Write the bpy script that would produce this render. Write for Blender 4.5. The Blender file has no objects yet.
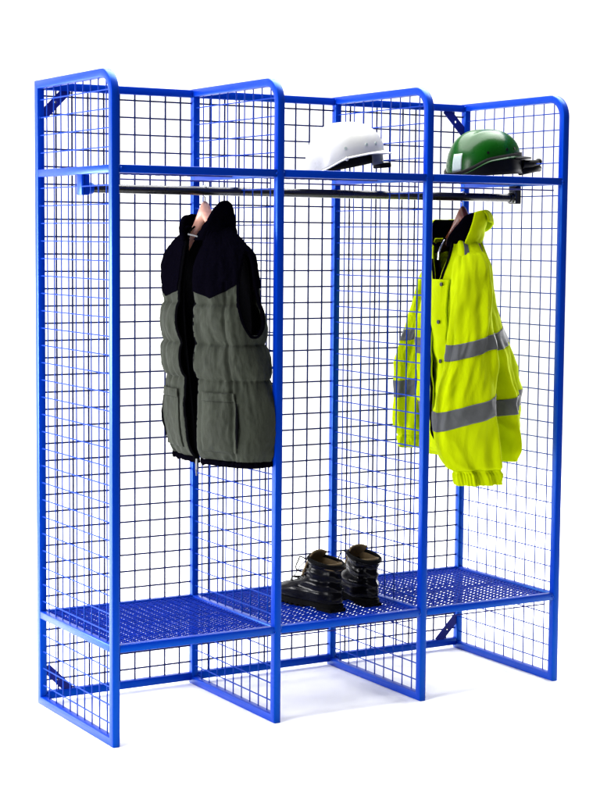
import bpy, bmesh, math, random
from mathutils import Vector, Matrix, Euler, noise
random.seed(7)
R = math.radians
PI = math.pi
scene = bpy.context.scene
COL = scene.collection

# ------------------------------------------------------------------ camera
cam_d = bpy.data.cameras.new('camera')
cam = bpy.data.objects.new('camera', cam_d)
COL.objects.link(cam)
cam_d.sensor_fit = 'HORIZONTAL'
cam_d.sensor_width = 36.0
cam_d.lens = 1768.0 / 600.0 * 36.0
cam_d.clip_start = 0.05
cam_d.clip_end = 100
cam.location = (-1.940, -4.2377, 1.3637)
cam.rotation_euler = (1.4791, -0.0083, -0.5337)
scene.camera = cam

# ------------------------------------------------------------------ world + lamps
world = bpy.data.worlds.new('World')
scene.world = world
world.use_nodes = True
bg = world.node_tree.nodes['Background']
bg.inputs[0].default_value = (1.0, 1.0, 1.0, 1)
bg.inputs[1].default_value = 0.10


def area(name, loc, aim, sx, sy, power, color=(1, 1, 1)):
    d = bpy.data.lights.new(name, 'AREA')
    d.shape = 'RECTANGLE'
    d.size = sx
    d.size_y = sy
    d.energy = power
    d.color = color
    o = bpy.data.objects.new(name, d)
    COL.objects.link(o)
    o.location = loc
    v = Vector(aim) - Vector(loc)
    o.rotation_euler = v.to_track_quat('-Z', 'Y').to_euler()
    return o


area('key_softbox', (-4.4, -1.2, 2.2), (0.6, 0.2, 1.0), 1.6, 2.4, 165)
area('overhead_softbox', (0.7, 1.15, 4.4), (0.7, 0.95, 0), 7.0, 3.4, 640)
area('low_side_fill', (-1.9, 1.9, 0.9), (0.6, 0.0, 0.0), 1.2, 0.8, 110)  # added fill, lifts the shadow on the floor under the lower shelf
area('low_side_fill', (5.6, 1.6, 1.3), (0.9, 0.0, 0.0), 1.6, 1.0, 190)  # added fill from the other side for the same floor shadow
area('backdrop_fill', (5.5, 3.0, 4.6), (4.8, 7.3, 2.8), 3.0, 1.5, 170)  # added fill that keeps the backdrop white towards the right

scene.view_settings.view_transform = 'Standard'
scene.view_settings.look = 'None'
scene.view_settings.exposure = 0.42
scene.view_settings.gamma = 1.0


# ------------------------------------------------------------------ materials
def mat(name, base, rough=0.5, metal=0.0, coat=0.0, coat_rough=0.1, bump=0.0, bump_scale=60,
        var=0.0, var_scale=8.0, sheen=0.0, bump2=0.0, bump2_scale=600, emit=None, spec=0.5, stretch=None, tint=None):
    m = bpy.data.materials.new(name)
    m.use_nodes = True
    nt = m.node_tree
    N = nt.nodes
    L = nt.links
    p = N['Principled BSDF']
    p.inputs['Base Color'].default_value = (*base, 1)
    p.inputs['Roughness'].default_value = rough
    p.inputs['Metallic'].default_value = metal
    p.inputs['Coat Weight'].default_value = coat
    p.inputs['Coat Roughness'].default_value = coat_rough
    p.inputs['Specular IOR Level'].default_value = spec
    if tint:
        p.inputs['Specular Tint'].default_value = (*tint, 1)
    if sheen:
        p.inputs['Sheen Weight'].default_value = sheen
        p.inputs['Sheen Roughness'].default_value = 0.5
    tc = N.new('ShaderNodeTexCoord')
    src = tc.outputs['Object']
    if stretch:
        mp = N.new('ShaderNodeMapping')
        mp.inputs['Scale'].default_value = stretch
        L.new(src, mp.inputs['Vector'])
        src = mp.outputs['Vector']
    if var:
        n = N.new('ShaderNodeTexNoise')
        n.inputs['Scale'].default_value = var_scale
        n.inputs['Detail'].default_value = 5
        L.new(src, n.inputs['Vector'])
        r = N.new('ShaderNodeMapRange')
        r.inputs['To Min'].default_value = 1 - var
        r.inputs['To Max'].default_value = 1 + var
        r.inputs['From Min'].default_value = 0.3
        r.inputs['From Max'].default_value = 0.7
        L.new(n.outputs['Fac'], r.inputs['Value'])
        mx = N.new('ShaderNodeVectorMath')
        mx.operation = 'SCALE'
        mx.inputs[0].default_value = base
        L.new(r.outputs[0], mx.inputs['Scale'])
        L.new(mx.outputs[0], p.inputs['Base Color'])
        r2 = N.new('ShaderNodeMapRange')
        r2.inputs['To Min'].default_value = max(0, rough - 0.08)
        r2.inputs['To Max'].default_value = min(1, rough + 0.08)
        L.new(n.outputs['Fac'], r2.inputs['Value'])
        L.new(r2.outputs[0], p.inputs['Roughness'])
    last = None
    for amt, sc in ((bump, bump_scale), (bump2, bump2_scale)):
        if amt:
            n = N.new('ShaderNodeTexNoise')
            n.inputs['Scale'].default_value = sc
            n.inputs['Detail'].default_value = 6
            L.new(src, n.inputs['Vector'])
            b = N.new('ShaderNodeBump')
            b.inputs['Strength'].default_value = 1.0
            b.inputs['Distance'].default_value = amt
            L.new(n.outputs['Fac'], b.inputs['Height'])
            if last:
                L.new(last.outputs[0], b.inputs['Normal'])
            last = b
    if last:
        L.new(last.outputs[0], p.inputs['Normal'])
    return m


M = {}
M['blue'] = mat('blue_powder_coat', (0.0003, 0.025, 0.37), 0.36, spec=0.60, tint=(0.03, 0.55, 1.0), bump=0.00018, bump_scale=70,
                bump2=0.00006, bump2_scale=900)
M['wire'] = mat('blue_coated_wire', (0.0004, 0.026, 0.30), 0.55, spec=0.25, tint=(0.02, 0.5, 1.0), var=0.1, var_scale=30)
M['wire_shaded'] = mat('shaded_blue_wire', (0.0016, 0.003, 0.055), 0.5, spec=0.3, tint=(0.2, 0.4, 1.0), var=0.1, var_scale=30)  # the blue wire darkened in colour, backlit shade of the rear panels painted in
M['black_metal'] = mat('black_steel', (0.008, 0.008, 0.009), 0.28, metal=0.0, coat=0.5, coat_rough=0.15, bump=0.0003,
                       bump_scale=120, var=0.3, var_scale=25)
M['blue_mesh'] = mat('blue_expanded_metal', (0.0003, 0.014, 0.28), 0.6, spec=0.2, tint=(0.03, 0.5, 1.0), var=0.12, var_scale=20)
M['plate'] = mat('dark_blue_plate', (0.0003, 0.006, 0.15), 0.55, spec=0.2, var=0.15, var_scale=20)
M['white'] = mat('white_backdrop', (0.95, 0.95, 0.95), 0.9, spec=0.1)
M['concrete'] = mat('grey_studio_floor', (0.10, 0.10, 0.10), 0.8, var=0.15)
M['chrome'] = mat('bright_steel', (0.6, 0.6, 0.62), 0.2, metal=1.0, var=0.1)
M['wood_light'] = mat('pale_hanger_wood', (0.60, 0.30, 0.22), 0.42, coat=0.3, var=0.15, var_scale=14, stretch=(6, 1, 6))
M['wood_dark'] = mat('brown_hanger_wood', (0.13, 0.028, 0.008), 0.35, coat=0.4, var=0.3, var_scale=14, stretch=(6, 1, 6))
M['vest'] = mat('grey_green_nylon', (0.027, 0.031, 0.0225), 0.85, sheen=0.02, spec=0.15, bump=0.0055, bump_scale=24, var=0.14, var_scale=12,
                bump2=0.0004, bump2_scale=900, stretch=(1.9, 1.9, 0.65))
M['vest_black'] = mat('black_fleece', (0.0013, 0.0011, 0.0027), 0.85, bump=0.002, bump_scale=40, bump2=0.0005, bump2_scale=700,
                      spec=0.0)
M['lining'] = mat('black_lining', (0.003, 0.003, 0.004), 0.8, bump=0.002, bump_scale=30, spec=0.0)
M['hivis'] = mat('fluorescent_yellow', (0.46, 0.58, 0.0), 0.95, sheen=0.0, bump=0.010, bump_scale=11, var=0.07, var_scale=5,
                 bump2=0.0004, bump2_scale=800, spec=0.05, stretch=(1.2, 1.2, 0.45))
M['reflect'] = mat('grey_reflective_tape', (0.070, 0.074, 0.078), 0.7, bump=0.0016, bump_scale=45, var=0.12, var_scale=30,
                   bump2=0.0003, bump2_scale=1200)
M['leather'] = mat('black_leather', (0.0008, 0.0008, 0.0022), 0.22, coat=0.0, coat_rough=0.18, bump=0.0005, bump_scale=45,
                   var=0.25, var_scale=25, bump2=0.00008, bump2_scale=500, spec=0.10)
M['leather_matt'] = mat('worn_black_leather', (0.002, 0.002, 0.0025), 0.6, bump=0.001, bump_scale=80, spec=0.03)
M['sole'] = mat('black_rubber', (0.002, 0.002, 0.002), 0.7, bump=0.0006, bump_scale=200, spec=0.04)
M['tan'] = mat('tan_boot_lining', (0.13, 0.088, 0.04), 0.9, bump=0.001, bump_scale=150, var=0.35, var_scale=25)
M['white_plastic'] = mat('white_helmet_plastic', (0.60, 0.60, 0.575), 0.30, coat=0.15, coat_rough=0.1, bump=0.0004, bump_scale=60,
                         var=0.03, var_scale=12)
M['green_plastic'] = mat('green_helmet_plastic', (0.0008, 0.052, 0.0015), 0.26, spec=0.2, coat=0.05, coat_rough=0.1, bump=0.0006, bump_scale=45,
                         var=0.15, var_scale=18)
M['grey_plastic'] = mat('grey_plastic', (0.10, 0.105, 0.11), 0.5, var=0.15)
M['black_plastic'] = mat('black_plastic', (0.005, 0.005, 0.005), 0.55, var=0.2, spec=0.10)
M['sticker'] = mat('pale_paper', (0.40, 0.47, 0.43), 0.8, spec=0.1, var=0.08, var_scale=120)


# ------------------------------------------------------------------ helpers
def link(name, bm, m, parent=None, smooth=True, angle=40):
    me = bpy.data.meshes.new(name)
    bmesh.ops.recalc_face_normals(bm, faces=bm.faces[:]) if not getattr(bm, '_keep', False) else None
    bm.to_mesh(me)
    bm.free()
    me.materials.append(m)
    o = bpy.data.objects.new(name, me)
    COL.objects.link(o)
    if smooth:
        me.polygons.foreach_set('use_smooth', [True] * len(me.polygons))
        try:
            me.set_sharp_from_angle(angle=R(angle))
        except Exception:
            pass
    if parent:
        o.parent = parent
    return o


def empty(name, loc, label, cat, group=None, rz=0.0, rot=None):
    o = bpy.data.objects.new(name, None)
    o.empty_display_size = 0.05
    COL.objects.link(o)
    o.location = loc
    o.rotation_euler = rot if rot else (0, 0, rz)
    o['label'] = label
    o['category'] = cat
    if group:
        o['group'] = group
    return o


def box(bm, x0, x1, y0, y1, z0, z1, bev=0.0):
    r = bmesh.ops.create_cube(bm, size=1.0)
    vs = r['verts']
    for v in vs:
        v.co = Vector(((x0 + x1) / 2 + v.co.x * (x1 - x0), (y0 + y1) / 2 + v.co.y * (y1 - y0), (z0 + z1) / 2 + v.co.z * (z1 - z0)))
    if bev:
        es = list({e for v in vs for e in v.link_edges})
        bmesh.ops.bevel(bm, geom=es, offset=bev, segments=2, profile=0.5, affect='EDGES')


def rod(bm, a, b, r, n=6, caps=True):
    a = Vector(a)
    b = Vector(b)
    d = (b - a).normalized()
    up = Vector((0, 0, 1)) if abs(d.z) < 0.9 else Vector((1, 0, 0))
    s = d.cross(up).normalized()
    t = d.cross(s).normalized()
    ra = []
    rb = []
    for i in range(n):
        an = 2 * PI * i / n
        o = s * math.cos(an) * r + t * math.sin(an) * r
        ra.append(bm.verts.new(a + o))
        rb.append(bm.verts.new(b + o))
    for i in range(n):
        j = (i + 1) % n
        bm.faces.new((ra[i], ra[j], rb[j], rb[i]))
    if caps:
        bm.faces.new(ra[::-1])
        bm.faces.new(rb)


def tube(bm, pts, r, n=8, closed=False, flat=1.0):
    """round tube along a polyline; r may be a list"""
    pts = [Vector(p) for p in pts]
    k = len(pts)
    rr = r if isinstance(r, (list, tuple)) else [r] * k
    rings = []
    prev = None
    for i, p in enumerate(pts):
        d = (pts[(i + 1) % k] - pts[i - 1]) if (closed or 0 < i < k - 1) else (pts[1] - pts[0] if i == 0 else pts[-1] - pts[-2])
        d.normalize()
        if prev is None:
            up = Vector((0, 0, 1)) if abs(d.z) < 0.9 else Vector((1, 0, 0))
            s = d.cross(up).normalized()
        else:
            s = (prev - d * prev.dot(d)).normalized()
        prev = s
        t = d.cross(s).normalized()
        rings.append([bm.verts.new(p + s * math.cos(2 * PI * j / n) * rr[i] + t * math.sin(2 * PI * j / n) * rr[i] * flat) for j in range(n)])
    m = k if closed else k - 1
    for i in range(m):
        A = rings[i]
        B = rings[(i + 1) % k]
        for j in range(n):
            q = (j + 1) % n
            bm.faces.new((A[j], A[q], B[q], B[j]))
    if not closed:
        bm.faces.new(rings[0][::-1])
        bm.faces.new(rings[-1])


def grid_surface(bm, fn, us, vs, keep=None, closed_u=False):
    """fn(u, v) -> point; quads for every cell keep() accepts"""
    vert = {}

    def V(i, j):
        if (i, j) not in vert:
            vert[(i, j)] = bm.verts.new(fn(us[i], vs[j]))
        return vert[(i, j)]
    nu = len(us)
    for j in range(len(vs) - 1):
        for i in range(nu if closed_u else nu - 1):
            i2 = (i + 1) % nu
            um = (us[i] + (us[i2] if i2 else us[-1])) / 2
            vm = (vs[j] + vs[j + 1]) / 2
            if keep and not keep(um, vm):
                continue
            bm.faces.new((V(i, j), V(i2, j), V(i2, j + 1), V(i, j + 1)))


def lin(a, b, n):
    return [a + (b - a) * i / (n - 1) for i in range(n)]


def interp(table, z):
    """table sorted by key descending or ascending; returns smooth-interpolated tuple"""
    t = sorted(table)
    if z <= t[0][0]:
        return t[0][1:]
    if z >= t[-1][0]:
        return t[-1][1:]
    for k in range(len(t) - 1):
        if t[k][0] <= z <= t[k + 1][0]:
            f = (z - t[k][0]) / (t[k + 1][0] - t[k][0])
            p0 = t[max(k - 1, 0)]
            p1 = t[k]
            p2 = t[k + 1]
            p3 = t[min(k + 2, len(t) - 1)]
            out = []
            for c in range(1, len(p1)):
                h = p2[0] - p1[0]
                m1 = (p2[c] - p0[c]) / (p2[0] - p0[0]) * h
                m2 = (p3[c] - p1[c]) / (p3[0] - p1[0]) * h
                f2 = f * f
                f3 = f2 * f
                out.append((2 * f3 - 3 * f2 + 1) * p1[c] + (f3 - 2 * f2 + f) * m1 + (-2 * f3 + 3 * f2) * p2[c] + (f3 - f2) * m2)
            return tuple(out)


def nz(x, y, z, s=1.0):
    return noise.noise(Vector((x * s, y * s, z * s)))


def smooth01(x):
    x = max(0.0, min(1.0, x))
    return x * x * (3 - 2 * x)


def solid(o, th, off=-1.0):
    m = o.modifiers.new('thickness', 'SOLIDIFY')
    m.thickness = th
    m.offset = off
    return o


# ------------------------------------------------------------------ setting
bm = bmesh.new()
bmesh.ops.create_grid(bm, x_segments=2, y_segments=2, size=1.0)
for v in bm.verts:
    v.co = Vector((v.co.x * 14 + 1, (v.co.y * 9.0) - 1.0, -0.006))
fl = link('floor', bm, M['concrete'], smooth=False)
fl['kind'] = 'structure'
bm = bmesh.new()
prof = [(-1.15, 0.0), (5.8, 0.0)]
for k in range(1, 13):
    a = PI / 2 * k / 12
    prof.append((5.8 + 1.5 * math.sin(a), 1.5 - 1.5 * math.cos(a)))
prof.append((7.3, 6.5))
xs = lin(-8, 12, 15)
g = [[bm.verts.new((x, y, z)) for (y, z) in prof] for x in xs]
for i in range(len(xs) - 1):
    for j in range(len(prof) - 1):
        bm.faces.new((g[i][j], g[i][j + 1], g[i + 1][j + 1], g[i + 1][j]))
bd = link('backdrop', bm, M['white'])
bd['kind'] = 'structure'

# ------------------------------------------------------------------ the locker rack
W = 0.4959
D = 0.5045
H = 1.800
ZS = 0.266      # lower shelf rail centre
ZU = 1.5385     # upper shelf rail centre
T = 0.0235      # tube
HT = T / 2
rack = empty('locker_rack', (1.5 * W, D / 2, 0),
             'blue wire mesh cloakroom locker rack with four frames, two shelves and a hanging rail', 'locker rack')
OFF = Vector((-1.5 * W, -D / 2, 0))


def rk(name, bm, m, parent=rack, **k):
    """link a mesh written in rack coordinates under the rack"""
    if parent is rack:
        bmesh.ops.translate(bm, verts=bm.verts[:], vec=OFF)
    return link(name, bm, m, parent, **k)


def frame_bm():
    """closed loop of square tube in the y-z plane, front top corner bent, others mitred; origin at front post foot"""
    y0, y1 = 0.0, D
    zb, zt = HT, H - HT
    rad = 0.058
    path = [(y1, zb), (y1, zt)]
    for k in range(0, 11):
        a = PI / 2 * k / 10
        path.append((y0 + rad - rad * math.sin(a), zt - rad + rad * math.cos(a)))
    path.append((y0, zb))
    b = bmesh.new()
    c = 0.0042
    pr = [(-HT + c, -HT), (HT - c, -HT), (HT - c * 0.3, -HT + c * 0.3), (HT, -HT + c), (HT, HT - c), (HT - c * 0.3, HT - c * 0.3), (HT - c, HT), (-HT + c, HT),
          (-HT + c * 0.3, HT - c * 0.3), (-HT, HT - c), (-HT, -HT + c), (-HT + c * 0.3, -HT + c * 0.3)]
    n = len(path)
    rings = []
    for i in range(n):
        p = Vector((path[i][0], path[i][1]))
        a = (p - Vector(path[i - 1])).normalized()
        d = (Vector(path[(i + 1) % n]) - p).normalized()
        n1 = Vector((-a.y, a.x))
        n2 = Vector((-d.y, d.x))
        m = (n1 + n2)
        m = m / m.dot(n1)
        rings.append([b.verts.new((px, p.x + m.x * pn, p.y + m.y * pn)) for px, pn in pr])
    k = len(pr)
    for i in range(n):
        A, B = rings[i], rings[(i + 1) % n]
        for j in range(k):
            q = (j + 1) % k
            b.faces.new((A[j], A[q], B[q], B[j]))
    return b


def side_mesh_bm():
    b = bmesh.new()
    r = 0.0019
    ya, yb = HT * 0.6, D - HT * 0.6
    za, zb = HT, H - HT
    rad = 0.058
    for k in range(1, 10):
        y = D * k / 10
        top = zb
        if y < rad:
            top = H - HT - rad + math.sqrt(max(0, rad * rad - (rad - y) ** 2))
        rod(b, (0.0016, y, za), (0.0016, y, top), r)
    z = 0.058
    while z < H - 0.03:
        y0 = ya
        rod(b, (-0.0014, y0, z), (-0.0014, yb, z), r)
        z += 0.0496
    # small weld beads where wires meet the posts
    for _ in range(16):
        zz = 0.058 + 0.0496 * random.randint(1, 33)
        yy = random.choice((D - HT - 0.001, D - HT - 0.002, HT + 0.001))
        m4 = Matrix.Translation((random.uniform(-0.004, 0.002), yy, zz)) @ Matrix.Diagonal((1, 1, 1.6, 1))
        bmesh.ops.create_icosphere(b, subdivisions=1, radius=0.0030, matrix=m4)
    return b


def weld(b, p, s=1.0):
    for _ in range(5):
        q = Vector(p) + Vector((random.uniform(-1, 1), random.uniform(-1, 1), random.uniform(-1, 1))) * 0.004 * s
        bmesh.ops.create_icosphere(b, subdivisions=1, radius=random.uniform(0.0025, 0.0045) * s, matrix=Matrix.Translation(q))


def rail_bm(h):
    """short rail joining the posts of one side frame at shelf height"""
    b = bmesh.new()
    box(b, -HT * 0.9, HT * 0.9, HT - 0.001, D - HT + 0.001, h - HT * 0.9, h + HT * 0.9, 0.0025)
    weld(b, (-HT * 0.4, HT, h), 0.7)
    weld(b, (-HT * 0.4, D - HT, h), 0.7)
    return b


frames = []
for i in range(4):
    if i == 0:
        f = link('side_frame', frame_bm(), M['blue'], rack)
        mesh_ = link('wire_mesh', side_mesh_bm(), M['wire'], f)
        r1 = link('shelf_rail', rail_bm(ZS), M['blue'], f)
        r2 = link('shelf_rail', rail_bm(ZU), M['blue'], f)
        f.location = OFF
    else:
        f = frames[0].copy()
        COL.objects.link(f)
        f.parent = rack
        f.location = OFF + Vector((i * W, 0, 0))
        for ch in list(frames[0].children):
            c = ch.copy()
            COL.objects.link(c)
            c.parent = f
    frames.append(f)

# rear panel of each bay: top and bottom rail with a wire grid
YB = D + 0.004
for i in range(3):
    x0 = i * W + HT
    x1 = (i + 1) * W - HT
    b = bmesh.new()
    box(b, x0, x1, D - HT * 0.92, D + HT * 0.92, 0.012, 0.036, 0.0028)
    weld(b, (x0, D - HT, 0.024), 0.9)
    pr_ = rk('rear_rail', b, M['blue'])
    b = bmesh.new()
    box(b, x0, x1, D - HT * 0.92, D + HT * 0.92, 1.7735, 1.7965, 0.0028)
    weld(b, (x1, D - HT, 1.79), 0.7)
    rk('rear_rail', b, M['blue'])
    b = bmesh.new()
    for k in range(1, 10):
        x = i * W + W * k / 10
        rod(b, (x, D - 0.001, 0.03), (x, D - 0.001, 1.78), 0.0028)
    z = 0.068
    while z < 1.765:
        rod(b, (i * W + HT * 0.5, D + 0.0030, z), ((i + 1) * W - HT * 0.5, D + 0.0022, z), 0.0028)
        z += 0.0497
    rk('rear_mesh', b, M['wire_shaded'])


def expanded(x0, x1, y0, y1, z):
    """expanded metal: staggered diamond strands"""
    b = bmesh.new()
    L = 0.025
    nrow = int((y1 - y0) / 0.0082)
    sy = (y1 - y0) / nrow
    ncol = int((x1 - x0) / L)
    L = (x1 - x0) / ncol
    w = 0.0016
    for j in range(nrow + 1):
        up = []
        lo = []
        for k in range(ncol * 4 + 1):
            ph = (k % 4)
            x = x0 + L * k / 4
            dy = (0.5 if ph in (0,) else (0.32 if ph in (1, 3) else -0.5)) * sy
            if ph in (1, 3):
                dy = 0.0
            s = 1 if j % 2 == 0 else -1
            y = y0 + sy * j + dy * s * 0.80
            y = min(max(y, y0), y1)
            tz = z + 0.0013 * (1 if (ph == 0) == (j % 2 == 0) else -1)
            up.append((x, y, tz))
            lo.append((x, y, tz))
        rings = []
        for (x, y, zz) in up:
            rings.append([b.verts.new((x, y - w, zz - 0.0014)), b.verts.new((x, y + w, zz - 0.0004)),
                          b.verts.new((x, y + w, zz + 0.0014)), b.verts.new((x, y - w, zz + 0.0004))])
        for A, B in zip(rings[:-1], rings[1:]):
            for q in range(4):
                b.faces.new((A[q], A[(q + 1) % 4], B[(q + 1) % 4], B[q]))
    return b


for h, low in ((ZS, True), (ZU, False)):
    for i in range(3):
        x0 = i * W + HT
        x1 = (i + 1) * W - HT
        sh = expanded(x0 + 0.001, x1 - 0.001, HT, D - HT, h + 0.005)
        s = rk('shelf', sh, M['blue_mesh'], smooth=False)
        for (ya, yb) in ((-HT * 0.9, HT * 0.9), (D - HT * 0.9, D + HT * 0.9)):
            if ya > 0 and not low:
                continue
            b = bmesh.new()
            box(b, x0 - 0.0005, x1 + 0.0005, ya, yb, h - HT * 0.92, h + HT * 0.92, 0.0028)
            if ya < 0:
                weld(b, (x0, ya + 0.002, h + 0.006), 0.85)
                weld(b, (x1, ya + 0.002, h - 0.003), 0.85)
            bmesh.ops.translate(b, verts=b.verts[:], vec=OFF)
            link('edge_rail', b, M['blue'], s, smooth=True)
        b = bmesh.new()
        if not (low and i == 0):
            dz = -0.030 if low else -0.026
            rod(b, (x0, 0.03, h + dz), (x1, 0.03, h + dz), 0.0021, 8)
        rod(b, (x0, D / 2, h - 0.002), (x1, D / 2, h - 0.002), 0.003, 8)
        bmesh.ops.translate(b, verts=b.verts[:], vec=OFF)
        link('support_rod', b, M['plate'], s)


def brace(cx, cz, sx, sz):
    """diagonal flat strip with a bolt hole across a rear corner"""
    b = bmesh.new()
    a = 0.070
    p = Vector((cx + sx * a, cz))
    q = Vector((cx, cz + sz * a))
    d = (q - p).normalized()
    n = Vector((-d.y, d.x))
    p = p - d * 0.004
    q = q + d * 0.004
    c = (p + q) / 2
    hl = (q - p).length / 2
    hw = 0.0140
    out = [(-hl, -hw), (-0.02, -hw), (0, -hw), (0.02, -hw), (hl, -hw), (hl, hw), (0.02, hw), (0, hw), (-0.02, hw), (-hl, hw)]
    y0, y1 = D - 0.004, D - 0.0078
    ids = []
    hr = 0.0042

    def P(u, v, y):
        w = c + d * u + n * v
        return b.verts.new((w.x, y, w.y))
    for y in (y0, y1):
        o = [P(u, v, y) for u, v in out]
        inn = [P(hr * math.cos(t), hr * math.sin(t), y) for t in [PI * (1.25), PI * 1.5, PI * 1.75, 0, PI * .25, PI * .5, PI * .75, PI]]
        ids.append((o, inn))
    for s_, (o, inn) in enumerate(ids):
        F = [(o[0], o[1], o[8], o[9]), (o[3], o[4], o[5], o[6]),
             (o[1], o[2], inn[1], inn[0]), (o[2], o[3], inn[2], inn[1]), (o[3], o[6], inn[4], inn[3], inn[2]),
             (o[6], o[7], inn[5], inn[4]), (o[7], o[8], inn[6], inn[5]), (o[8], o[1], inn[0], inn[7], inn[6])]
        for f_ in F:
            b.faces.new(f_)
    A, B = ids[0][0], ids[1][0]
    for k in range(10):
        b.faces.new((A[k], A[(k + 1) % 10], B[(k + 1) % 10], B[k]))
    A, B = ids[0][1], ids[1][1]
    for k in range(8):
        b.faces.new((A[k], A[(k + 1) % 8], B[(k + 1) % 8], B[k]))
    rk('corner_brace', b, M['plate'], smooth=False)


brace(HT, 0.034, 1, 1)
brace(HT, 1.776, 1, -1)
brace(3 * W - HT, 0.034, -1, 1)
brace(3 * W - HT, 1.776, -1, -1)

# hanging rail with its end brackets
RY = 0.22
RZ = 1.492
b = bmesh.new()
rod(b, (0.016, RY, RZ), (3 * W - 0.016, RY, RZ), 0.0125, 20)
hr = rk('hanging_rail', b, M['black_metal'])
for xx, s in ((0.0, 1), (3 * W, -1)):
    b = bmesh.new()
    box(b, xx + s * HT - 0.014 - (0.001 if s > 0 else -0.001), xx + s * HT + 0.010, RY - 0.018, RY + 0.018, RZ - 0.019, ZU - HT * 0.8, 0.003)
    rod(b, (xx + s * (HT + 0.006), RY, RZ), (xx + s * (HT + 0.024), RY, RZ), 0.0155, 16)
    bmesh.ops.translate(b, verts=b.verts[:], vec=OFF)
    link('rail_bracket', b, M['blue'] if s > 0 else M['black_metal'], hr)  # right bracket coloured black to stand in for the shadow on it


# ------------------------------------------------------------------ hangers
def hanger(loc, m, label, drop=0.0, rz=0.0, half=0.20):
    """contoured wooden coat hanger; local y is its length"""
    h = empty('coat_hanger', loc, label, 'coat hanger', 'wooden coat hangers on the rail', rz=rz)
    b = bmesh.new()
    ys = lin(-half, half, 41)
    rings = []
    for y in ys:
        t = abs(y) / half
        z = -0.066 - 0.118 * t ** 1.2
        hh = 0.032 * (1 - 0.45 * t) + 0.024 * math.exp(-(y / 0.028) ** 2)
        ww = 0.013 + 0.002 * t + 0.003 * math.exp(-(y / 0.03) ** 2)
        x = -0.010 * t * t
        ring = []
        for k in range(14):
            a = 2 * PI * k / 14
            ring.append(b.verts.new((x + ww * math.cos(a), y, z + math.sin(a) * hh / 2 + (0.011 * math.exp(-(y / 0.028) ** 2)))))
        rings.append(ring)
    for A, B in zip(rings[:-1], rings[1:]):
        for k in range(14):
            b.faces.new((A[k], A[(k + 1) % 14], B[(k + 1) % 14], B[k]))
    b.faces.new(rings[0][::-1])
    b.faces.new(rings[-1])
    link('hanger_body', b, m, h, angle=60)
    b = bmesh.new()
    rr = 0.0165
    pts = [(0, 0, -0.050), (0, 0, -0.030)]
    pts += [(0, 0.0 + 0.001, -0.022)]
    for k in range(0, 15):
        a = -PI / 2 + PI * 1.35 * k / 14
        pts.append((0, rr * math.cos(a) + 0.0, rr * math.sin(a)))
    pts = [p if i < 3 else (p[0], p[1], p[2]) for i, p in enumerate(pts)]
    tube(b, pts, 0.0019, 8)
    link('hook', b, M['chrome'], h)
    return h


VX, VY = 0.382, 0.205
JX, JY = 1.275, 0.225
hanger((VX, RY, RZ - 0.0005), M['wood_light'], 'pale wooden coat hanger holding the grey padded vest', rz=R(4), half=0.112)
hanger((JX, RY, RZ - 0.0005), M['wood_dark'], 'dark brown wooden coat hanger holding the yellow jacket', rz=R(0), half=0.112)


# ------------------------------------------------------------------ padded vest
# local frame: origin under the hook at floor level of garment, front faces -x, near shoulder at -y
vest = empty('padded_vest', (VX, VY, 0.722), 'grey green padded vest with black yoke hanging in the left bay on its hanger', 'vest', rz=R(8))
VZ0 = 0.0
#        z     half width, half depth, x shift, y shift
VT = [(0.015, 0.200, 0.088, 0.044, -0.012), (0.05, 0.210, 0.098, 0.043, -0.012), (0.15, 0.208, 0.100, 0.039, -0.010), (0.25, 0.200, 0.098, 0.031, -0.006),
      (0.36, 0.194, 0.092, 0.020, 0), (0.46, 0.190, 0.086, 0.009, 0), (0.54, 0.196, 0.076, 0, 0), (0.59, 0.186, 0.066, 0, 0),
      (0.625, 0.150, 0.058, 0, 0), (0.65, 0.108, 0.054, 0, 0), (0.672, 0.074, 0.052, 0, 0)]
VROWS = [0.0, 0.020, 0.245, 0.345, 0.455, 0.62, 0.80]


def vgap(z):
    return interp([(0.0, 0.10), (0.1, 0.14), (0.25, 0.20), (0.45, 0.25), (0.58, 0.22), (0.64, 0.40), (0.68, 0.75)], z)[0]


def vest_pt(u, z, off=0.0, puff=True):
    """u in 0..1 from near front edge round the back to far front edge"""
    a, bdep, sx, sy = interp(VT, z)
    g = vgap(z) * 0.20 / max(a, 0.05) * 0.6
    # angle measured from front (-x); near side is -y
    ph = g + u * (2 * PI - 2 * g)
    c, s = math.cos(ph), math.sin(ph)
    ex = 0.82
    cx = -abs(c) ** ex * (1 if c > 0 else -1) * bdep
    cy = -abs(s) ** ex * (1 if s > 0 else -1) * a
    nrm = Vector((-c / bdep, -s / a, 0)).normalized()
    d = off
    if puff:
        for k in range(len(VROWS) - 1):
            if VROWS[k] <= z < VROWS[k + 1]:
                f = (z - VROWS[k]) / (VROWS[k + 1] - VROWS[k])
                amp = (0.017 if k in (2, 3) else 0.012 if k == 1 else 0.007)
                d += amp * (max(0.0, math.sin(PI * f)) ** 0.45) - 0.008
        # vertical seams: placket edge on the two fronts
        for us in (0.115, 0.885):
            d -= 0.007 * math.exp(-((u - us) / 0.006) ** 2) * (1 if z < 0.52 else 0)
        for us in (0.30, 0.70):
            d -= 0.006 * math.exp(-((u - us) / 0.006) ** 2) * (1 if z < 0.45 else 0)
        # wrinkles pulled towards the seams
        w = min(abs(z - zz) for zz in VROWS[1:5])
        k = math.exp(-w / 0.028)
        d += 0.0075 * k * nz(u * 46, z * 5, 3.1)
        d += 0.009 * nz(u * 11 + 4, z * 8, 1.7) + 0.0045 * nz(u * 34, z * 16 + 8, 5.0)
        d += 0.002 * nz(u * 70, z * 60, 9.0)
    lean = 0.012 * nz(0.3, z * 2.2, 8.0)
    return Vector((cx + sx, cy + sy + lean, z)) + nrm * d


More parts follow.
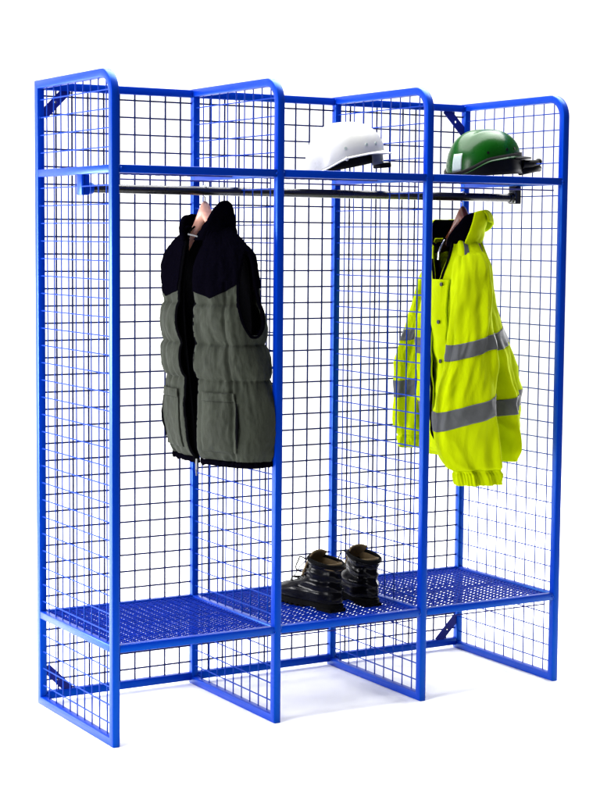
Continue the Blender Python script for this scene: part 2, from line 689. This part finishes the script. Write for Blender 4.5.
def arm_hole(u, z):
    # near armhole centred on -y side, far on +y
    for uc in (0.235, 0.765):
        if ((u - uc) / 0.058) ** 2 + ((z - 0.485) / 0.115) ** 2 < 1:
            return True
    return False


def yoke_line(u):
    """lower edge of the black yoke"""
    f = u if u < 0.5 else 1 - u
    if f < 0.06:
        return 0.490 - f * 0.30
    if f < 0.20:
        return 0.472 + (f - 0.06) * 0.36
    return 0.50


us = lin(0, 1, 281)
vs = lin(0.0, 0.672, 171)
b = bmesh.new()
grid_surface(b, lambda u, z: vest_pt(u, z), us, vs, lambda u, z: z > 0.018 and z < yoke_line(u) + 0.012 and not arm_hole(u, z))
o = solid(link('quilted_shell', b, M['vest'], vest, angle=180), 0.006, -1)
b = bmesh.new()
grid_surface(b, lambda u, t: vest_pt(u, yoke_line(u) + (0.672 - yoke_line(u)) * t, 0.003), us, lin(0, 1, 70), lambda u, t: not arm_hole(u, yoke_line(u) + (0.672 - yoke_line(u)) * t))
solid(link('yoke', b, M['vest_black'], vest, angle=180), 0.007, -1)
b = bmesh.new()
grid_surface(b, lambda u, z: vest_pt(u, z, 0.0) + Vector((0, 0, 0.004 * nz(u * 60, 1, 2))), us, lin(0.004, 0.020, 8))
solid(link('hem_band', b, M['vest_black'], vest, angle=180), 0.006, -1)
b = bmesh.new()
grid_surface(b, lambda u, z: vest_pt(u, z, -0.022, False), lin(0, 1, 120), lin(0.0, 0.672, 60), lambda u, z: not arm_hole(u, z))
solid(link('lining', b, M['lining'], vest, angle=180), 0.003, -1)
# armhole binding
for uc in (0.235, 0.765):
    b = bmesh.new()
    pts = [vest_pt(uc + 0.060 * math.cos(t), 0.485 + 0.118 * math.sin(t), -0.004) for t in lin(0, 2 * PI, 61)[:-1]]
    tube(b, pts, 0.006, 8, closed=True)
    link('armhole_binding', b, M['vest_black'], vest)


def collar_pt(u, t, A0, B0, flare, hgt, gap, zb, off=0.0):
    g = gap + 0.42 * t
    ph = g + u * (2 * PI - 2 * g)
    c, s = math.cos(ph), math.sin(ph)
    a = A0 + flare * t
    bb = B0 + flare * 0.6 * t
    h = (0.62 + 0.38 * smooth01(u / 0.10) * smooth01((1 - u) / 0.16)) * hgt * (0.72 + 0.38 * math.exp(-((u - 0.17) / 0.13) ** 2))
    n = 0.006 * nz(u * 9, t * 2, 4.4) + 0.003 * nz(u * 25, t * 6, 1.4)
    return Vector((-c * (bb + n + off), -s * (a + n + off), zb + h * t))


b = bmesh.new()
grid_surface(b, lambda u, t: collar_pt(u, t, 0.088, 0.066, -0.004, 0.100, 0.33, 0.632), lin(0, 1, 90), lin(0, 1, 16))
co = solid(link('collar', b, M['vest_black'], vest, angle=180), 0.012, 0)
# zip tapes along both front edges with teeth and a pull
for side in (0, 1):
    b = bmesh.new()
    u = 0.0 if side == 0 else 1.0
    pts = [vest_pt(u, z, -0.004) for z in lin(0.0, 0.63, 60)]
    tube(b, pts, 0.0045, 6)
    link('zip', b, M['lining'], vest)
b = bmesh.new()
p = vest_pt(1.0, 0.0, 0.0)
box(b, p.x - 0.003, p.x + 0.002, p.y - 0.012, p.y - 0.004, -0.018, 0.014, 0.001)
rod(b, (p.x - 0.002, p.y - 0.008, -0.018), (p.x - 0.002, p.y - 0.010, -0.034), 0.0025, 6)
link('zip_pull', b, M['grey_plastic'], vest)
b = bmesh.new()
q0 = Vector((-0.066, -0.030, 0.640))
box(b, q0.x - 0.001, q0.x + 0.001, -0.045, 0.002, 0.642, 0.646)
bmesh.ops.rotate(b, verts=b.verts[:], cent=q0, matrix=Matrix.Rotation(R(8), 3, 'X'))
link('collar_tag', b, M['reflect'], vest)


# patch pockets on the two lower fronts
def patch(name, u0, u1, z0, z1, off, m, parent, fn, nu=40, nv=30, th=0.003, round_=0.0, angle=180):
    b = bmesh.new()
    grid_surface(b, lambda u, z: fn(u, z, off + 0.003 * math.sin(PI * (u - u0) / (u1 - u0)) ** 0.5 * math.sin(PI * min(1, max(0, (z - z0) / (z1 - z0)))) ** 0.5), lin(u0, u1, nu), lin(z0, z1, nv))
    return solid(link(name, b, m, parent, angle=angle), th, -1)


for u0, u1 in ((0.018, 0.128), (0.872, 0.982)):
    pk = patch('pocket', u0, u1, 0.045, 0.190, 0.0045, M['vest'], vest, vest_pt)
    fl_ = patch('pocket_flap', u0, u1, 0.188, 0.212, 0.007, M['vest'], vest, vest_pt, nv=8)
    edge = u1 if u0 < 0.5 else u0
    b = bmesh.new()
    tube(b, [vest_pt(edge + (0.004 if u0 < .5 else -.004), z, 0.0055) for z in lin(0.06, 0.185, 30)], [0.0012 + 0.0035 * math.sin(PI * k / 29) for k in range(30)], 6)
    link('pocket_slit', b, M['lining'], vest)

# ------------------------------------------------------------------ hi-vis jacket
jacket = empty('work_jacket', (JX, JY, 0.70), 'bright yellow high visibility work jacket with grey reflective bands hanging in the right bay', 'jacket', rz=R(-6))
JT = [(-0.01, 0.184, 0.092, 0.045, 0.0), (0.025, 0.194, 0.108, 0.045, 0), (0.15, 0.198, 0.112, 0.036, 0), (0.27, 0.196, 0.106, 0.024, 0),
      (0.38, 0.185, 0.096, 0.003, 0), (0.48, 0.168, 0.080, -0.004, 0), (0.56, 0.150, 0.068, -0.010, 0),
      (0.61, 0.128, 0.060, -0.014, 0), (0.64, 0.104, 0.055, -0.016, 0), (0.665, 0.078, 0.052, -0.018, 0)]


def jgap(z):
    return interp([(0.0, 0.0), (0.3, 0.0), (0.50, 0.02), (0.57, 0.16), (0.66, 0.60)], z)[0]


def folds(u, z, amp):
    """long hanging folds, deeper toward the hem"""
    k = smooth01((0.62 - z) / 0.5)
    f = math.sin(2 * PI * (u * 9 + 0.6 * nz(u * 5, z * 2, 0.4))) * 0.35
    f += nz(u * 14 + 2 * z, z * 2.2, 6.0) * 1.6
    f += nz(u * 8, z * 8 + 2 * u, 2.0) * 0.9
    c = nz(u * 22 + z * 9, z * 20, 3.0) * 0.4
    c += (0.5 - abs(nz(u * 10 + z * 7, z * 9 - u * 6, 12.0))) * 0.55
    return amp * (0.45 + k) * (f + c)


def jac_pt(u, z, off=0.0, fold=True):
    a, bd_, sx, sy = interp(JT, z)
    g = jgap(z)
    ph = g + u * (2 * PI - 2 * g)
    c, s = math.cos(ph), math.sin(ph)
    ex = 0.85
    cx = -abs(c) ** ex * (1 if c > 0 else -1) * bd_
    cy = -abs(s) ** ex * (1 if s > 0 else -1) * a
    n = Vector((-c / bd_, -s / a, 0)).normalized()
    d = off + (folds(u, z, 0.0135) if fold else 0)
    return Vector((cx + sx, cy + sy, z)) + n * d


us = lin(0, 1, 261)
vs = lin(-0.01, 0.665, 171)
BANDS = [(0.130, 0.180), (0.330, 0.380)]


def in_band(u, z):
    return any(a <= z < c for a, c in BANDS)


b = bmesh.new()
grid_surface(b, lambda u, z: jac_pt(u, z), us, vs)
solid(link('jacket_body', b, M['hivis'], jacket, angle=180), 0.004, -1)
b = bmesh.new()
grid_surface(b, lambda u, z: jac_pt(u, z, -0.022, False), lin(0, 1, 90), lin(0.06, 0.665, 50))
solid(link('lining', b, M['lining'], jacket, angle=180), 0.002, -1)
b = bmesh.new()
grid_surface(b, lambda u, z: jac_pt(u, -0.01 + z * 0.3, 0.002 * math.sin(u * 260) + 0.002 * nz(u * 90, z * 40, 2)) + Vector((0, 0, z - (z * 0.3))), lin(0, 1, 500), lin(0.0, 0.034, 10))
solid(link('hem_band', b, M['hivis'], jacket, angle=180), 0.005, -1)
for a, c in BANDS:
    b = bmesh.new()
    grid_surface(b, lambda u, z: jac_pt(u, z - 0.026 * math.cos(u * 2 * PI), 0.0022), us, lin(a, c, 14))
    solid(link('reflective_band', b, M['reflect'], jacket, angle=180), 0.0014, -1)
# braces over the shoulders down the back and fronts
for u0, u1 in ((0.385, 0.425), (0.575, 0.615), (0.12, 0.155), (0.845, 0.88)):
    b = bmesh.new()
    grid_surface(b, lambda u, z: jac_pt(u, z, 0.0018), lin(u0, u1, 14), lin(0.385, 0.665, 60))
    solid(link('reflective_brace', b, M['reflect'], jacket, angle=180), 0.0014, -1)
# storm flap with press studs beside the opening
b = bmesh.new()
grid_surface(b, lambda u, z: jac_pt(u, z, 0.010), lin(-0.03, 0.052, 20), lin(0.0, 0.54, 90))
sf = solid(link('storm_flap', b, M['hivis'], jacket, angle=180), 0.005, -1)
for z in (0.06, 0.18, 0.29, 0.41, 0.525):
    b = bmesh.new()
    p = jac_pt(0.028, z, 0.0125)
    n = (jac_pt(0.028, z, 0.024) - p).normalized()
    rod(b, p - n * 0.002, p + n * 0.002, 0.0062, 14)
    link('press_stud', b, M['black_metal'], sf)
b = bmesh.new()
tube(b, [jac_pt(0.998, z, 0.002) for z in lin(0.03, 0.60, 60)], 0.0045, 6)
link('zip', b, M['lining'], jacket)
b = bmesh.new()
tube(b, [jac_pt(0.01, z, 0.0) for z in lin(0.50, 0.655, 24)], 0.005, 6)
link('neck_piping', b, M['lining'], jacket)


# collar: yellow outside, black inside, standing open
def jcol(u, t, off=0.0):
    g = 0.40 + 0.55 * t
    ph = g + u * (2 * PI - 2 * g)
    c, s = math.cos(ph), math.sin(ph)
    fl2 = 0.016 * t + 0.010 * math.sin(PI * t)
    a = 0.084 + fl2
    bb = 0.062 + fl2
    h = (0.7 + 0.3 * smooth01(u / 0.08) * smooth01((1 - u) / 0.10)) * 0.112 * (0.74 + 0.26 * math.exp(-((u - 0.28) / 0.22) ** 2))
    n = 0.007 * nz(u * 7, t * 2, 14.4) + 0.003 * nz(u * 20, t * 5, 1.4)
    return Vector((-0.018 - c * (bb + n + off), -s * (a + n + off), 0.640 + h * t))


b = bmesh.new()
grid_surface(b, lambda u, t: jcol(u, t, 0.005), lin(0.15, 0.93, 70), lin(0, 1.0, 18))
solid(link('collar', b, M['hivis'], jacket, angle=180), 0.006, 0)
b = bmesh.new()
grid_surface(b, lambda u, t: jcol(u, t, -0.002), lin(0, 1, 80), lin(0, 0.99, 18))
solid(link('collar_lining', b, M['vest_black'], jacket, angle=180), 0.006, 0)
# folded-down flap at the back of the collar (stowed hood)
b = bmesh.new()
grid_surface(b, lambda u, t: jcol(0.22 + 0.56 * u, 0.98, 0.006) + Vector((0.010 * math.sin(t * PI * 0.6) + 0.012 * t, 0, 0.008 * math.sin(t * PI) - 0.045 * t * (0.7 + 0.3 * math.sin(PI * u)))), lin(0, 1, 50), lin(0, 1, 14))
solid(link('collar_fold', b, M['hivis'], jacket, angle=180), 0.006, 0)
b = bmesh.new()
tube(b, [(-0.085, -0.010, 0.60), (-0.088, -0.018, 0.62), (-0.080, -0.022, 0.645), (-0.07, -0.022, 0.66)], 0.0035, 8)
link('zip_pull', b, M['chrome'], jacket)


def sleeve(path, parent, bands, seed, flip=1):
    """path rows: t, x, y, z, half x, half y (local to the jacket)"""
    def P(u, t, off=0.0):
        x, y, z, hx, hy = interp(path, t)
        ph = 2 * PI * u
        amp = 0.0085 * (0.6 + 0.8 * t)
        el = 0
        d = amp * (nz(u * 6 + seed, t * 3, 1.0) * 1.8 + nz(math.cos(ph) * 2.2 + seed, math.sin(ph) * 2.2, t * 5) * 2.0 + 0.8 * (0.5 - abs(nz(math.cos(ph) * 3 + t * 5 + seed, math.sin(ph) * 3, t * 9))))
        if t > 0.93:
            k = smooth01((t - 0.93) / 0.02)
            d += k * (0.0013 * math.sin(ph * 34) + 0.003 * nz(u * 30, t * 8, seed))
        d -= 0.006 * math.exp(-((t - 0.935) / 0.010) ** 2)
        d += off
        c, s = math.cos(ph), math.sin(ph)
        ex = 0.9
        X = abs(c) ** ex * (1 if c > 0 else -1)
        Y = abs(s) ** ex * (1 if s > 0 else -1)
        n = Vector((c / hx, s / hy, 0)).normalized()
        return Vector((x + X * hx, y + Y * hy, z + (0.26 * hx * c * (1 - smooth01((t - 0.80) / 0.14))))) + n * d
    us_ = lin(0, 1, 121)[:-1]
    b = bmesh.new()

    def wrapP(u, t, off=0.0):
        return P(u % 1.0, t, off)
    grid_surface(b, wrapP, us_, lin(0, 0.93, 110), closed_u=True)
    sl = solid(link('sleeve', b, M['hivis'], parent, angle=180), 0.003, -1)
    us3 = lin(0, 1, 421)[:-1]
    b = bmesh.new()
    grid_surface(b, wrapP, us3, lin(0.93, 1.0, 14), closed_u=True)
    solid(link('cuff', b, M['hivis'], sl, angle=180), 0.005, -1)
    b = bmesh.new()
    grid_surface(b, lambda u, t: wrapP(u, t, -0.010), us_[::4], [0.985, 0.99], closed_u=True)
    vv = [v for v in b.verts]
    bmesh.ops.contextual_create(b, geom=[e for e in b.edges if e.is_boundary and all(v.co.z > 0 or True for v in e.verts)][:0]) if False else None
    solid(link('cuff_lining', b, M['lining'], sl, angle=180), 0.003, -1)
    for t0, t1 in bands:
        b = bmesh.new()
        grid_surface(b, lambda u, t: wrapP(u, t, 0.0018), us_, lin(t0, t1, 12), closed_u=True)
        solid(link('reflective_band', b, M['reflect'], sl, angle=180), 0.0014, -1)
    return sl


# near sleeve hangs in front of the body, far sleeve behind its far edge
near = [(0.0, -0.030, -0.085, 0.626, 0.020, 0.018), (0.04, -0.032, -0.108, 0.612, 0.040, 0.030), (0.12, -0.044, -0.142, 0.560, 0.054, 0.042), (0.30, -0.068, -0.188, 0.440, 0.062, 0.046),
        (0.48, -0.092, -0.215, 0.315, 0.078, 0.050), (0.68, -0.110, -0.232, 0.165, 0.104, 0.052), (0.82, -0.098, -0.228, 0.060, 0.102, 0.050),
        (0.91, -0.076, -0.225, -0.010, 0.082, 0.042), (0.94, -0.064, -0.225, -0.030, 0.070, 0.038), (1.0, -0.058, -0.225, -0.068, 0.066, 0.036)]
far0 = [(0.0, -0.030, 0.085, 0.620, 0.020, 0.018), (0.05, -0.030, 0.115, 0.600, 0.038, 0.030), (0.14, -0.045, 0.148, 0.550, 0.050, 0.040), (0.35, -0.075, 0.185, 0.420, 0.058, 0.044),
       (0.60, -0.100, 0.215, 0.270, 0.068, 0.046), (0.85, -0.112, 0.215, 0.085, 0.072, 0.046), (0.90, -0.112, 0.215, 0.055, 0.066, 0.042),
       (1.0, -0.110, 0.215, 0.000, 0.062, 0.040)]
far = [(t, x + 0.075 * t ** 0.5, y - 0.012, z, hx * 0.9, hy * 0.9) for t, x, y, z, hx, hy in far0]
sleeve(near, jacket, [(0.405, 0.470), (0.660, 0.735)], 3.0)
sleeve(far, jacket, [(0.40, 0.46), (0.66, 0.73)], 11.0)


# ------------------------------------------------------------------ helmets
def helmet(loc, rz, tilt, shell_m, label, group, inner_m, kind):
    h = empty('hard_hat', loc, label, 'hard hat', group, rot=(0, tilt, rz))
    A, B, Z = (0.118, 0.100, 0.132) if kind == 'white' else (0.116, 0.100, 0.126)
    pk_ext = 0.016 if kind == 'white' else 0.002

    def rim(ph):
        # ph = 0 front peak (+x); nape at pi is lower, sides arched
        c = math.cos(ph)
        return 0.030 + 0.014 * c - 0.024 * smooth01((-c - 0.25) / 0.75) + 0.006 * abs(math.sin(ph)) ** 2

    def P(ph, t, off=0.0):
        # t 0 rim .. 1 crown
        z0 = rim(ph)
        el = t * PI / 2
        r = math.cos(el) ** 0.72
        z = z0 + (Z - z0) * (math.sin(el) ** 0.92)
        k = (1 + 0.03 * (1 - t))
        x = (A * k + off) * r * math.cos(ph)
        y = (B * k + off) * r * math.sin(ph)
        # raised centre ridge
        ridge = 0.0035 * math.exp(-(y / 0.020) ** 2) * smooth01((t - 0.35) / 0.2)
        ridge += 0.0022 * math.exp(-((abs(y) - 0.045) / 0.010) ** 2) * smooth01((t - 0.5) / 0.2)
        return Vector((x, y, z + ridge + off * 0.6 * t))
    b = bmesh.new()
    phs = lin(0, 2 * PI, 121)[:-1]
    grid_surface(b, P, phs, lin(0.0, 0.995, 48), closed_u=True)
    bmesh.ops.holes_fill(b, edges=[e for e in b.edges if e.is_boundary and e.verts[0].co.z > 0.10])
    sh = solid(link('shell', b, shell_m, h, angle=180), 0.0028, -1)
    # rim lip and peak
    b = bmesh.new()

    def lip(ph, t):
        p = P(ph, 0.0)
        c = math.cos(ph)
        ext = 0.005 + pk_ext * smooth01((c - 0.25) / 0.6)
        d = Vector((math.cos(ph) / A, math.sin(ph) / B, 0)).normalized()
        return p + d * ext * t + Vector((0, 0, -0.004 * t - 0.006 * t * smooth01((c - 0.25) / 0.6) + 0.001))
    grid_surface(b, lip, phs, lin(0, 1, 7), closed_u=True)
    solid(link('peak', b, shell_m, h, angle=180), 0.0030, 0)
    # side slots
    for ph in (-PI / 2 + 0.55, -PI / 2 + 0.22, -PI / 2 - 0.35, PI / 2 - 0.4, PI / 2 + 0.35):
        b = bmesh.new()
        p = P(ph, 0.16)
        q = P(ph, 0.16, 0.0012)
        n = (P(ph, 0.16, 0.01) - p).normalized()
        rod(b, p - n * 0.001, q + n * 0.0004, 0.0042, 12)
        link('vent_plug', b, M['sticker'] if kind == 'white' else M['black_plastic'], h)
    # headband and cradle
    b = bmesh.new()
    low = 0.0
    grid_surface(b, lambda ph, t: Vector((0.100 * math.cos(ph), 0.080 * math.sin(ph), 0.004 + 0.032 * t + (0.012 * math.cos(ph)))), phs, lin(0, 1, 4), closed_u=True)
    hb = solid(link('headband', b, inner_m, h, angle=180), 0.002, 0)
    b = bmesh.new()
    for ph in [PI / 6 + k * PI / 3 for k in range(6)]:
        pts = []
        for t in lin(0, 1, 12):
            r = 0.098 * math.cos(t * PI / 2 * 0.98)
            pts.append(Vector((r * math.cos(ph), r * 0.8 * math.sin(ph), 0.030 + 0.068 * math.sin(t * PI / 2))))
        tube(b, pts, 0.006, 6, flat=0.25)
    link('cradle', b, M['black_plastic'] if kind != 'white' else M['grey_plastic'], hb)
    b = bmesh.new()
    if kind == 'white':
        grid_surface(b, lambda ph, t: Vector((0.116 * math.cos(ph), 0.094 * math.sin(ph), 0.0 + 0.040 * t + 0.010 * math.cos(ph))), lin(-1.15, -0.25, 24), lin(0, 1, 5))
        o = solid(link('chin_strap', b, M['grey_plastic'], h, angle=180), 0.003, 0)
        b = bmesh.new()
        box(b, 0.090, 0.128, -0.05, 0.00, -0.006, 0.010, 0.004)
        link('brow_pad', b, M['black_plastic'], h)
        b = bmesh.new()
        p = P(-PI / 2 - 0.35, 0.0)
        bmesh.ops.create_uvsphere(b, u_segments=14, v_segments=8, radius=0.006, matrix=Matrix.Translation(p + Vector((0, -0.002, -0.002))))
        link('clip', b, shell_m, h)
    else:
        # dark padded band filling the space under the rim and the adjuster at the front
        grid_surface(b, lambda ph, t: Vector((0.124 * math.cos(ph), 0.101 * math.sin(ph), -0.012 + (rim(ph) + 0.010 + 0.012) * t)), phs, lin(0, 1, 5), lambda u, v: True, closed_u=True)
        solid(link('sweat_pad', b, M['black_plastic'], h, angle=180), 0.006, 0)
        b = bmesh.new()
        grid_surface(b, lambda ph, t: Vector(((0.128 + 0.030 * t) * math.cos(ph), (0.106 + 0.016 * t) * math.sin(ph), 0.034 - 0.004 * t + 0.004 * math.cos(ph))), lin(-1.15, 1.15, 50), lin(0, 1, 5))
        solid(link('brow_pad', b, M['black_plastic'], h, angle=180), 0.007, 0)
        b = bmesh.new()
        tube(b, [(0.10, -0.06, 0.016), (0.140, -0.055, 0.016), (0.168, -0.045, 0.018), (0.184, -0.03, 0.020)], [0.014, 0.012, 0.010, 0.009], 10)
        tube(b, [(0.10, -0.05, -0.004), (0.145, -0.048, 0.000), (0.175, -0.040, 0.002), (0.192, -0.02, 0.0)], [0.014, 0.012, 0.011, 0.010], 10)
        bmesh.ops.create_uvsphere(b, u_segments=14, v_segments=10, radius=0.0115, matrix=Matrix.Translation((0.178, -0.040, 0.020)))
        link('adjuster_strap', b, M['black_plastic'], h)
        b = bmesh.new()
        grid_surface(b, lambda ph, t: P(ph, t, 0.0010), lin(PI + 0.12, PI + 0.46, 8), lin(0.04, 0.30, 8))
        solid(link('sticker', b, M['sticker'], h, angle=180), 0.0006, 0)
    return h


helmet((0.838, 0.205, 1.566), R(-6), R(-5), M['white_plastic'], 'white hard hat resting on the top shelf of the middle bay', 'hard hats on the top shelf', M['black_plastic'], 'white')
helmet((1.336, 0.200, 1.570), R(-4), R(-4), M['green_plastic'], 'glossy green hard hat with black inner band on the top shelf, right bay', 'hard hats on the top shelf', M['black_plastic'], 'green')


# ------------------------------------------------------------------ boots
def boot(loc, rz, label, seed):
    """local +x points to the toe; heel at x = 0"""
    bt = empty('leather_boot', loc, label, 'boot', 'pair of black work boots on the lower shelf', rz=rz)
    #        z     xback   xfront  halfwidth(fore) halfwidth(heel)
    BT = [(0.022, -0.004, 0.283, 0.049, 0.042), (0.035, -0.010, 0.288, 0.051, 0.045), (0.052, -0.010, 0.278, 0.049, 0.045), (0.066, -0.007, 0.240, 0.046, 0.044),
          (0.080, -0.003, 0.190, 0.044, 0.042), (0.095, 0.002, 0.158, 0.040, 0.039), (0.115, 0.004, 0.138, 0.041, 0.040), (0.140, 0.000, 0.128, 0.045, 0.043),
          (0.158, -0.004, 0.124, 0.047, 0.046)]

    def P(u, z, off=0.0, rip=True):
        xb, xf, wf, wh = interp(BT, z)
        ph = 2 * PI * u
        c, s = math.cos(ph), math.sin(ph)
        cx = (xb + xf) / 2
        hl = (xf - xb) / 2
        x = cx + hl * (abs(c) ** 0.9) * (1 if c > 0 else -1)
        f = smooth01((x - xb) / max(0.01, xf - xb))
        w = wh + (wf - wh) * f
        # waist of the foot narrows mid-length low down
        if z < 0.06:
            w *= 1 - 0.16 * math.exp(-((x - 0.11) / 0.04) ** 2)
        y = w * (abs(s) ** 0.85) * (1 if s > 0 else -1)
        d = off
        if rip:
            k = smooth01((z - 0.045) / 0.03) * smooth01((0.160 - z) / 0.02)
            d += k * (0.0026 * math.sin(z * 185 + 2.2 * nz(math.cos(ph), math.sin(ph), seed) + 1.5 * math.cos(ph + seed)))
            d += 0.0040 * nz(c * 2.0 + seed, s * 2.0, z * 22) + 0.0010 * nz(c * 5 + seed, s * 5, z * 50)
        n = Vector((c / hl, s / max(w, 0.01), 0)).normalized()
        zz = z
        if z > 0.13:
            zz = z + (0.010 * c - 0.004) * smooth01((z - 0.13) / 0.03)   # opening dips at the back
        return Vector((x, y, zz)) + n * d
    us_ = lin(0, 1, 97)[:-1]
    b = bmesh.new()
    grid_surface(b, lambda u, z: P(u, z), us_, lin(0.022, 0.158, 90), closed_u=True)
    up = solid(link('upper', b, M['leather'], bt, angle=180), 0.004, -1)
    # toe top: shrink rings already close the vamp; toe cap seam
    b = bmesh.new()
    tube(b, [P(u, z, 0.001) for u, z in [(-0.11 + 0.22 * k / 24, 0.030 + 0.036 * math.sin(PI * k / 24)) for k in range(25)]], 0.0014, 6)
    link('toe_seam', b, M['leather_matt'], up)
    # padded collar
    b = bmesh.new()
    pts = [P(u, 0.158, -0.002, False) for u in us_[::2]]
    tube(b, pts, 0.0065, 10, closed=True)
    link('padded_collar', b, M['leather_matt'], bt)
    b = bmesh.new()
    grid_surface(b, lambda u, z: P(u, z, -0.0075, False), us_[::2], lin(0.05, 0.160, 16), closed_u=True)
    bmesh.ops.holes_fill(b, edges=[e for e in b.edges if e.is_boundary and e.verts[0].co.z < 0.07])
    link('lining', b, M['tan'], bt, angle=180)
    # tongue
    b = bmesh.new()

    def tong(u, t):
        y = (u - 0.5) * (0.050 + 0.012 * t)
        x = 0.150 - 0.036 * t + 0.004 * math.sin(t * 3) - 5.0 * y * y
        z = 0.100 + 0.086 * t - 8 * y * y * t
        return Vector((x - 0.018 * t, y, z + 0.002 * nz(u * 5, t * 5, seed)))
    grid_surface(b, tong, lin(0, 1, 14), lin(0, 1, 14))
    solid(link('tongue', b, M['tan'], bt, angle=180), 0.006, 0)
    # heel pull loop, pale lining peeking over the back
    b = bmesh.new()
    grid_surface(b, lambda u, t: P(0.5 + (u - 0.5) * 0.42, 0.158, -0.007 - 0.001 * t, False) + Vector((0, 0, 0.006 * math.sin(PI * u) * t * 1.8 - 0.012 * (1 - t))), lin(0, 1, 20), lin(0, 1, 5))
    solid(link('heel_lining', b, M['tan'], bt, angle=180), 0.004, 0)
    # sole with heel block
    b = bmesh.new()

    def sole_ring(z, off, heel=False):
        r = []
        for u in us_:
            p = P(u, 0.030, off, False)
            if heel and p.x > 0.085:
                p.x = 0.085
            r.append(b.verts.new((p.x, p.y, z)))
        return r
    rings = [sole_ring(0.010, 0.001), sole_ring(0.012, 0.0035), sole_ring(0.023, 0.0035), sole_ring(0.026, 0.001)]
    for A_, B_ in zip(rings[:-1], rings[1:]):
        for k in range(len(us_)):
            q = (k + 1) % len(us_)
            b.faces.new((A_[k], A_[q], B_[q], B_[k]))
    b.faces.new(rings[0][::-1])
    b.faces.new(rings[-1])
    so = link('sole', b, M['sole'], bt, angle=35)
    b = bmesh.new()
    for (xa, xb_, w) in [(0.000, 0.072, 0.033)] + [(0.13 + 0.024 * k, 0.145 + 0.024 * k, 0.044 - 0.003 * abs(k - 2)) for k in range(6)]:
        box(b, xa, xb_, -w, w, 0.000, 0.0115, 0.003)
    box(b, 0.02, 0.262, -0.020, 0.020, 0.0075, 0.0112)
    link('tread', b, M['sole'], so)
    # laces: criss-cross over the instep and a loose bow
    b = bmesh.new()
    rows = 6
    prev = None
    for k in range(rows):
        z = 0.072 + 0.082 * k / (rows - 1)
        xb2, xf2, _, _ = interp(BT, z)
        for s in (1, -1):
            z2 = z + 0.014
            xf3 = interp(BT, min(z2, 0.158))[1]
            tube(b, [(xf2 - 0.010, s * 0.020, z + 0.004), (xf2 + 0.004, 0, z + 0.010), (xf3 - 0.008, -s * 0.020, z2 + 0.004)], 0.0027, 6)
    for s in (1, -1):
        pts = []
        for t in lin(0, 1, 22):
            a = t * 2 * PI
            pts.append((0.142 + 0.020 * math.sin(a * 0.5) + 0.006 * math.sin(a * 2), s * (0.010 + 0.026 * math.sin(a * 0.5)), 0.150 - 0.030 * t + 0.016 * math.sin(a)))
        tube(b, pts, 0.0023, 6)
    for s in (1, -1):
        tube(b, [(0.146, s * 0.006, 0.148), (0.160, s * 0.022, 0.128), (0.168, s * 0.032, 0.106), (0.176, s * 0.034, 0.094)], 0.0017, 6)
    link('laces', b, M['sole'], bt)
    for k in range(rows):
        z = 0.074 + 0.078 * k / (rows - 1)
        xf2 = interp(BT, z)[1]
        for s in (1, -1):
            b = bmesh.new()
            bmesh.ops.create_uvsphere(b, u_segments=10, v_segments=6, radius=0.0034, matrix=Matrix.Translation((xf2 - 0.011, s * 0.023, z + 0.003)))
            link('eyelet', b, M['black_metal'], bt)
    bt.scale = (0.93, 0.93, 0.93)
    return bt


SZ = ZS + 0.0072
boot((0.752, 0.080, SZ), R(100), 'black leather work boot turned side on with its toe to the left, shiny creased ankle', 2.0)
boot((0.886, 0.100, SZ), R(88), 'black leather work boot seen from its heel, on the right of the pair', 9.0)
